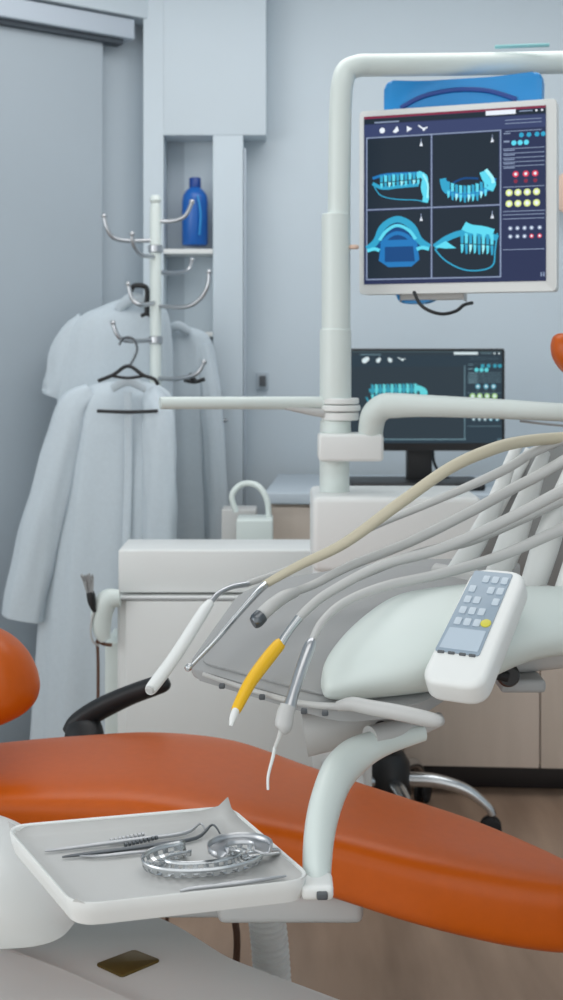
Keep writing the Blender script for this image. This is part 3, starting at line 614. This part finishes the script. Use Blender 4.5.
# lower swing arm and the curved tray column
b = NB(); TP(b, [(440, 719, 1.62, 7), (420, 726, 1.60, 9), (396, 731, 1.575, 11), (370, 738, 1.55, 12)], seg=20); obj('lower_arm', b, M['lgrey'], de)
b = NB(); TP(b, [(305, 735, 1.60, 22), (345, 728, 1.60, 18), (380, 716, 1.60, 12), (420, 706, 1.60, 8)], seg=20, flat=.6); obj('arm_housing', b, M['lgrey'], de)
b = NB(); TP(b, [(372, 727, 1.62, 5), (382, 726, 1.58, 5)], seg=12); obj('arm_slot', b, M['black'], de)
b = NB(); TP(b, [(424, 733, 1.585, 8), (398, 739, 1.57, 11), (374, 746, 1.55, 15), (354, 757, 1.53, 19), (338, 774, 1.50, 20.5), (327, 800, 1.46, 20), (320, 830, 1.42, 19.5), (317, 865, 1.38, 18.5), (318, 889, 1.355, 16)], seg=28, sub=8, flat=.75); obj('tray_column', b, M['enamel'], de)
b = NB(); rbox(b, P(317, 886, 1.345), (.034, .04, .016), .005); obj('tray_bracket', b, M['white'], de)
b = NB(); rbox(b, P(322, 893, 1.33), (.012, .02, .008), .002); obj('bracket_screw', b, M['dgrey'], de)
# right-hand body under the keypad
b = NB(); TP(b, [(470, 660, 1.66, 16), (510, 650, 1.68, 24), (560, 642, 1.70, 26), (620, 636, 1.72, 26), (740, 632, 1.74, 22)], seg=20, flat=.8); obj('side_housing', b, M['lgrey'], de)
b = NB(); rbox(b, P(520, 682, 1.66), (.06, .05, .018), .006); obj('lower_lip', b, M['mgrey'], de)
b = NB(); f = (V(), V((1, 0, 0)), V((0, 0, 1)), V((0, -1, 0))); lathe(b, [(.010, 0), (.011, .02), (.015, .022), (.015, .04), (.012, .045)], P(503, 668, 1.645), 20, f); kb = obj('knob', b, M['black'], de)
b = NB(); TP(b, [(498, 674, 1.60, 6), (508, 677, 1.60, 5)], seg=10); obj('knob_skirt', b, M['blackr'], de)
# keypad
a0, a1 = P(450, 684, 1.43), P(500, 568, 1.58)
Lk = (a1-a0).length; vk = (a1-a0).normalized(); uk = V((.88, -.47, 0)); uk = (uk-vk*uk.dot(vk)).normalized(); nk = uk.cross(vk)
if nk.y > 0: nk = -nk
Wk = .068
kp = (a0, uk, vk, nk)
if uk.cross(vk).dot(nk) < 0: kp = (a0, uk, vk, nk)
def kprism(pts, th, bev, z, r):
    b = NB(); o, u, v, n = kp
    prism(b, rpoly([(x, y, z) for x, y in pts], r, 8), th, bev, kp, 4); return b
def offs(q, d):
    out = []
    for i in range(len(q)):
        a, b_, c_ = V(q[i-1]), V(q[i]), V(q[(i+1) % len(q)]); d1 = (a-b_).normalized(); d2 = (c_-b_).normalized()
        out.append(b_+(d1+d2)*d/max(.2, d1.cross(d2).length))
    return out
def rslab(q, th, e, r, f):
    b = NB(); rings = []
    lv = [(e*(1-math.cos(a)), e*(1-math.sin(a))) for a in [math.pi/2*k/5 for k in range(5, -1, -1)]]   # inset, depth from the face
    lv = [(e*(1-math.cos(math.pi/2*k/5)), e*(1-math.sin(math.pi/2*k/5))) for k in range(5, -1, -1)]
    seq = [(d, -z) for d, z in lv]+[(d, -th+z) for d, z in lv[::-1]]
    for d, z in seq:
        ps = rpoly([(p.x, p.y, z) for p in offs([V((x, y, 0)) for x, y in q], d)], max(.002, r-d), 8)
        rings.append([b.verts.new(p) for p in ps])
    n = len(rings[0])
    for i in range(len(rings)-1):
        for k in range(n): b.faces.new((rings[i][k], rings[i][(k+1) % n], rings[i+1][(k+1) % n], rings[i+1][k]))
    b.faces.new(rings[0]); b.faces.new(rings[-1][::-1]); xf(b, list(b.verts), f); return b
kb = obj('keypad_housing', (lambda q, th, bev, z, r: rslab(q, th, .008, .026, kp))([(-.040, 0), (.038, 0), (.037, Lk), (-.036, Lk)], .034, .007, -.034, .024), M['white'], de)
fm_ = obj('keypad_film', kprism([(-.035, .048), (.020, .048), (.020, Lk-.010), (-.030, Lk-.010)], .0012, .0003, 0, .003), M['pad'], kb)
obj('display', kprism([(-.031, .053), (.017, .053), (.017, .088), (-.029, .088)], .0008, 0, .0012, .001), M['win'], kb)
row0 = .100
for r_ in range(5):
    for c_ in range(4):
        x = -.0225+c_*.0120; y = row0+r_*.0195
        if y > Lk-.02: continue
        yel = (r_ == 0 and c_ == 3)
        if yel:
            b = NB(); f2 = (a0+uk*(.0125)+vk*(y+.001)+nk*.0012, uk, vk, nk); lathe(b, [(.0065, 0), (.0065, .0012), (.0055, .0016)], f2[0], 20, f2); obj('stop_key', b, M['ykey'], kb)
        elif (r_+c_) % 5 != 4:
            obj('key', kprism([(x-.0042, y-.006), (x+.0042, y-.006), (x+.0042, y+.006), (x-.0042, y+.006)], .0010, .0003, .0012, .0015), M['key'], kb)
for x in (-.027, -.014, 0, .012):
    obj('film_slot', kprism([(x-.004, .0455), (x+.004, .0455), (x+.004, .0490), (x-.004, .0490)], .0014, 0, .0002, .0008), M['dgrey'], kb)
# whip arms on the right
for pts in ([(452, 578, 1.84, 10), (474, 545, 1.85, 11), (494, 505, 1.87, 9), (512, 458, 1.89, 6), (518, 446, 1.90, 5)],
            [(494, 582, 1.80, 12), (512, 540, 1.81, 14), (527, 500, 1.83, 11), (541, 462, 1.85, 7), (546, 452, 1.86, 5)],
            [(532, 588, 1.76, 13), (546, 545, 1.77, 14), (561, 500, 1.79, 11), (576, 458, 1.81, 7)],
            [(470, 560, 1.92, 5), (500, 505, 1.94, 6), (530, 450, 1.96, 5)],
            [(566, 594, 1.72, 13), (582, 545, 1.73, 13), (598, 490, 1.75, 10)]):
    b = NB(); TP(b, pts, seg=20, flat=.6); obj('whip_arm', b, M['white'], de)
b = NB(); TP(b, [(435, 575, 1.86, 12), (500, 588, 1.80, 14), (560, 604, 1.74, 16), (610, 610, 1.72, 16), (740, 612, 1.72, 15)], seg=20); obj('whip_arm_base', b, M['lgrey'], de)

b = NB(); pts = [P(470, 585, 1.93), P(505, 470, 1.97), (P(560, 440, 1.97)), P(770, 440, 1.97), P(770, 600, 1.93)]
b = NB(); prism(b, rpoly([(p.x, p.z, 0) for p in pts], .02), .015, .004, (V((0, 1.97, 0)), V((1, 0, 0)), V((0, 0, 1)), V((0, -1, 0)))); obj('whip_arm_guard', b, M['guard'], de)
# ------------------------------------------------------------------ handpieces with their hoses
def hand(name, label, cat, pieces, hose, hm):
    c = P(pieces[0][2][0][0], pieces[0][2][0][1], pieces[0][2][0][2])
    t = thing(name, label, cat, c)
    for nm, m, pts in pieces:
        b = NB(); TP(b, pts, seg=18, sub=5); obj(nm, b, m, t)
    b = NB(); TP(b, hose, seg=16, sub=7); obj('hose', b, hm, t)
    return t
hand('handpiece', 'white thick-handled suction handpiece, leftmost on the console', 'dental handpiece',
     [('handle', M['white'], [(150, 690, 1.55, 5), (154, 685, 1.56, 6.5), (176, 655, 1.60, 6.5), (202, 614, 1.66, 6), (210, 603, 1.68, 4.5)]),
      ('neck', M['steel'], [(208, 606, 1.68, 3), (218, 594, 1.70, 2.6), (232, 587, 1.72, 2.6), (248, 584, 1.74, 3)]),
      ('tip', M['lgrey'], [(150, 690, 1.55, 5.0), (149, 691.5, 1.548, 4.0)])],
     [(246, 584, 1.74, 3.2), (275, 574, 1.76, 3.4), (320, 556, 1.78, 3.6), (370, 528, 1.80, 3.8), (430, 503, 1.80, 4), (500, 472, 1.82, 5), (545, 447, 1.84, 5), (620, 425, 1.84, 5), (790, 419, 1.90, 5)], M['hose'])
hand('handpiece', 'thin chrome rod handpiece with a ball end, on a cream hose', 'dental handpiece',
     [('shaft', M['chrome'], [(190, 667, 1.58, 2.2), (215, 641, 1.61, 2.8), (240, 612, 1.65, 3), (258, 592, 1.68, 3.6), (266, 584, 1.70, 4)]),
      ('ball_end', M['chrome'], [(186, 670, 1.577, 1), (187, 669, 1.578, 3.4), (190, 666, 1.58, 3.4), (192, 664, 1.582, 1)])],
     [(264, 585, 1.70, 4.2), (300, 565, 1.70, 4.8), (345, 543, 1.70, 5.4), (400, 503, 1.71, 6), (450, 468, 1.73, 6), (490, 450, 1.76, 6.2), (520, 442, 1.80, 6), (560, 438, 1.84, 6), (620, 436, 1.86, 6), (790, 430, 1.92, 6)], M['cream'])
hand('air_nozzle', 'short grey nozzle with a dark open end, lying on the grey mat', 'dental handpiece',
     [('barrel', M['lgrey'], [(260, 617, 1.63, 7), (270, 607, 1.64, 7), (284, 597, 1.66, 6.5), (296, 592, 1.68, 5)]),
      ('dark_tip', M['dsteel'], [(253, 623, 1.62, 6), (256, 621, 1.622, 7.6), (261, 616, 1.628, 7.6)])],
     [(294, 592, 1.68, 4.4), (315, 584, 1.70, 4.4), (350, 566, 1.72, 4.6), (410, 542, 1.74, 5), (470, 512, 1.76, 5.4), (530, 480, 1.80, 5.6), (620, 440, 1.82, 5.6), (790, 434, 1.88, 5.6)], M['hose'])
hand('syringe_handpiece', 'handpiece with a bright yellow sleeve and pale tip', 'dental handpiece',
     [('sleeve', M['yellow'], [(236, 712, 1.50, 4.5), (238, 706, 1.505, 5.5), (250, 683, 1.53, 6.5), (265, 662, 1.56, 7), (278, 646, 1.58, 6.5), (281, 643, 1.585, 5)]),
      ('tip', M['white'], [(231, 726, 1.485, 2), (233, 718, 1.49, 3.6), (236, 710, 1.50, 4)]),
      ('connector', M['chrome'], [(280, 645, 1.58, 4.5), (289, 631, 1.59, 4), (299, 618, 1.60, 4.4)])],
     [(298, 619, 1.60, 4.2), (310, 607, 1.61, 4.6), (330, 592, 1.63, 4.8), (380, 566, 1.65, 5), (440, 549, 1.68, 5.4), (500, 523, 1.71, 5.6), (560, 492, 1.74, 6), (620, 460, 1.78, 6), (790, 454, 1.84, 6)], M['hose'])
hand('handpiece', 'silver grey handpiece with a rounded head hanging over the console edge', 'dental handpiece',
     [('barrel', M['steel'], [(289, 709, 1.46, 7), (293, 695, 1.47, 5.8), (301, 670, 1.49, 6), (309, 648, 1.51, 6), (312, 641, 1.52, 4.5)]),
      ('head', M['lgrey'], [(281, 731, 1.445, 3), (283, 728, 1.445, 8.5), (285, 716, 1.45, 9), (288, 706, 1.455, 8)])],
     [(311, 643, 1.52, 3.6), (322, 622, 1.54, 4), (345, 602, 1.57, 4.4), (385, 586, 1.60, 4.8), (440, 574, 1.64, 5.2), (500, 556, 1.68, 5.4), (560, 530, 1.72, 6), (620, 505, 1.76, 6), (790, 499, 1.82, 6)], M['hose'])
b = NB(); TP(b, [(563, 500, 1.78, 5), (520, 520, 1.76, 5), (470, 541, 1.74, 5), (420, 553, 1.74, 4.6), (370, 572, 1.72, 4.2), (340, 586, 1.70, 4)], seg=16); tag(obj('hose', b, M['lgrey']), 'extra grey hose lying between the handpiece hoses, no handpiece visible', 'hose')
b = NB(); TP(b, [(275, 747, 1.50, 2), (273, 757, 1.49, 1.8), (270, 768, 1.48, 1.6), (268, 778, 1.475, 1.5), (268, 790, 1.47, 1.3)], seg=10); TP(b, [(282, 728, 1.46, 3), (279, 738, 1.48, 2.4), (275, 748, 1.50, 2)], seg=10)
tag(obj('suction_tip', b, M['white']), 'thin white curved tip hanging below the rounded silver handpiece', 'dental tip')

# ------------------------------------------------------------------ instrument tray and contents
ZT = .70
cor = [PZ(4, 826, ZT), PZ(230, 806, ZT), PZ(315, 879, ZT), PZ(73, 906, ZT)]
cen = sum(cor, V())/4
tr_ = thing('instrument_tray', 'white shallow tray of dental tools at lower left', 'tray', cen-V((0, 0, .028)))
def loopz(s, z, r): return rpoly([V((cen.x+(p.x-cen.x)*s, cen.y+(p.y-cen.y)*s, z)) for p in cor][::-1], r, 6)
b = NB(); rings = [[b.verts.new(p) for p in loopz(s, z, r)] for s, z, r in ((.90, ZT-.026, .02), (.955, ZT-.024, .025), (.985, ZT-.012, .028), (1.0, ZT-.001, .03), (.995, ZT+.001, .03), (.975, ZT, .028), (.955, ZT-.008, .026), (.93, ZT-.011, .024))]
for i in range(len(rings)-1):
    n = len(rings[i])
    for k in range(n): b.faces.new((rings[i][k], rings[i][(k+1) % n], rings[i+1][(k+1) % n], rings[i+1][k]))
b.faces.new(rings[0][::-1]); b.faces.new(rings[-1]); obj('pan', b, M['white'], tr_)
# paper liner with one curled corner: a grid between the corners
b = NB(); N = 22; g = []
for j in range(N+1):
    row = []
    for i in range(N+1):
        s, t_ = i/N, j/N
        p = (cor[0]*(1-s)+cor[1]*s)*(1-t_)+(cor[3]*(1-s)+cor[2]*s)*t_
        p = cen+(p-cen)*.972; d = max(0, s-.88)*max(0, .14-t_)*50*.008; e = max(0, abs(s-.5)*2-.93)+max(0, abs(t_-.5)*2-.93)
        p.z = ZT-.0095+d+e*.11+.0006*math.sin(s*9)*math.sin(t_*7); row.append(b.verts.new(p))
    g.append(row)
for j in range(N):
    for i in range(N): b.faces.new((g[j][i], g[j][i+1], g[j+1][i+1], g[j+1][i]))
o = obj('paper_liner', b, M['paper']); tag(o, 'white paper liner with a raised corner covering the instrument tray', 'paper liner')
md = o.modifiers.new('t', 'SOLIDIFY'); md.thickness = .0006
ZI = ZT-.0065
def tool(label, cat, name, pix, rs, m, extra=None, dz=0.0):
    pts = [tuple(PZ(x, y, ZI+dz+r*.9)+V((0, 0, h)))+(r,) for (x, y, h), r in zip(pix, rs)]
    b = NB(); tube(b, pts, seg=12, sub=5); t = thing(name, label, cat, PZ(pix[0][0], pix[0][1], ZI)); obj('shaft', b, m, t)
    b = NB(); a = V(pts[1][:3]); c = V(pts[-2][:3]); d = c-a
    for k in range(9):
        s = .30+.03*k; tube(b, [tuple(a+d*s)+(rs[1]*1.12,), tuple(a+d*(s+.018))+(rs[1]*1.12,)], seg=12, sub=1)
    obj('knurled_grip', b, m, t); return t
tool('long steel probe at the back of the tray, hooked tip at its right end', 'dental tool', 'dental_probe', [(45, 851, 0), (70, 848, 0), (140, 839, 0), (185, 833, 0), (200, 827, .004), (205, 831, .002)], [.0012, .0022, .0026, .0024, .0014, .001], M['steel'])
tool('long steel explorer second from the back, thicker middle', 'dental tool', 'dental_explorer', [(62, 857, 0), (85, 854, 0), (150, 846, 0), (196, 838, 0), (212, 830, .006), (220, 836, .003)], [.001, .0022, .0026, .0022, .0014, .001], M['dsteel'])
tool('short steel scaler left of the metal impression tray', 'dental tool', 'dental_scaler', [(80, 856, 0), (100, 856, 0), (130, 853, 0), (150, 851, 0), (158, 849, .002)], [.001, .0018, .002, .0016, .001], M['steel'])
tool('steel mirror handle at the front of the tray', 'dental tool', 'dental_mirror', [(180, 891, 0), (196, 888, 0), (240, 883, 0), (272, 878, 0), (286, 876, 0)], [.0015, .0024, .0026, .0022, .0012], M['steel'])
# perforated metal impression tray: swept, perforated, upturned horseshoe
ip = thing('impression_tray', 'perforated metal impression tray lying on the paper liner', 'impression tray', PZ(212, 865, ZI))
c0 = PZ(203, 866, ZI); rx, ry = .055, .029; ang = math.radians(14)
eu = V((math.cos(ang), math.sin(ang), 0)); ev = V((-math.sin(ang), math.cos(ang), 0))
prof = [(-.013, .017), (-.0125, .011), (-.011, .005), (-.006, .0012), (0, .0006), (.006, .0012), (.011, .005), (.0125, .012), (.0135, .020)]
b = NB(); NS = 46; rows = []
for i in range(NS+1):
    a = math.radians(112+ (248+68)*i/NS*1.0-10); ring = []
    nn = V((math.cos(a)/rx, math.sin(a)/ry)).normalized()
    for r, z in prof:
        x = math.cos(a)*rx+nn.x*r*1.0; y = math.sin(a)*ry+nn.y*r*1.0
        ring.append(b.verts.new(c0+eu*x+ev*y+V((0, 0, z*.62+.0022))))
    rows.append(ring)
fs = []
for i in range(NS):
    for k in range(len(prof)-1): fs.append((i, k, b.faces.new((rows[i][k], rows[i+1][k], rows[i+1][k+1], rows[i][k+1]))))
sel = [f for i, k, f in fs if 0 < k < len(prof)-2 and 0 < i < NS-1 and i % 2 == k % 2]
bmesh.ops.inset_individual(b, faces=sel, thickness=.0011); bmesh.ops.delete(b, geom=sel, context='FACES')
o = obj('perforated_trough', b, M['chrome'], ip); md = o.modifiers.new('t', 'SOLIDIFY'); md.thickness = .0009
b = NB(); hp = [c0+eu*x+ev*y for x, y in ((.050, -.006), (.088, -.004), (.088, .012), (.050, .008))]
prism(b, rpoly([(p.x, p.y, ZI+.006) for p in hp], .006), .0022, .0006); obj('handle', b, M['chrome'], ip)
# second, smaller bright tray fold (upper arch piece)
ip2 = thing('impression_tray', 'smaller bright metal impression tray resting on the larger perforated one', 'impression tray', PZ(240, 858, ZI+.02))
b = NB(); c1 = PZ(240, 852, ZI+.022); rows = []
for i in range(25):
    a = math.radians(-35+250*i/24); ring = []
    for r, z in [(-.010, .012), (-.009, .004), (0, .0), (.009, .004), (.010, .014)]:
        ring.append(b.verts.new(c1+eu*(math.cos(a)*(.026+r))+ev*(math.sin(a)*(.022+r))+V((0, 0, z*.7))))
    rows.append(ring)
sel = []
for i in range(24):
    for k in range(4):
        f_ = b.faces.new((rows[i][k], rows[i+1][k], rows[i+1][k+1], rows[i][k+1]))
o = obj('trough', b, M['steel'], ip2); md = o.modifiers.new('t', 'SOLIDIFY'); md.thickness = .0010

# ------------------------------------------------------------------ right-edge items
oc = thing('orange_lamp_handle', 'orange rounded plastic piece at the right edge, level with the desktop monitor', 'lamp handle', P(575, 372, 2.3))
b = NB(); q = []
for px, yy, ry in ((551, 347, 3), (554, 348, 12), (562, 352, 19), (575, 358, 22), (595, 366, 20), (606, 372, 6)):
    c = P(px, yy, 2.3); q.append((c.x, c.y, c.z, 0, ry*1.0*2.3/F, 0, 0, 0, ry*2.3/F))
loft(b, q, seg=28, p=2.3); obj('grip', b, M['orange'], oc)
b = NB(); TP(b, [(585, 362, 2.3, 8), (600, 385, 2.33, 8), (607, 409, 2.37, 7)], seg=14); obj('stem', b, M['white'], oc)
b = NB(); f = (V(), V((1, 0, 0)), V((0, 0, 1)), V((0, -1, 0))); lathe(b, [(.075, 0), (.075, .012), (.068, .016)], P(574, 193, 4.13), 36, f)
tag(obj('wall_disc', b, M['peach']), 'pale peach round piece on the wall right of the overhead monitor', 'wall decoration')
GROUPS = {'lab_coat': 'lab coats on the coat stand', 'coat_hanger': 'black hangers on the coat stand', 'handpiece': 'handpieces on the console',
          'syringe_handpiece': 'handpieces on the console', 'air_nozzle': 'handpieces on the console', 'impression_tray': 'metal impression trays on the tray',
          'dental_probe': 'steel tools on the tray', 'dental_explorer': 'steel tools on the tray', 'dental_scaler': 'steel tools on the tray', 'dental_mirror': 'steel tools on the tray', 'power_cable': 'brown cables under the chair'}
for o in C.objects:
    k = o.name.split('.')[0]
    if o.parent is None and k in GROUPS and 'label' in o: o['group'] = GROUPS[k]
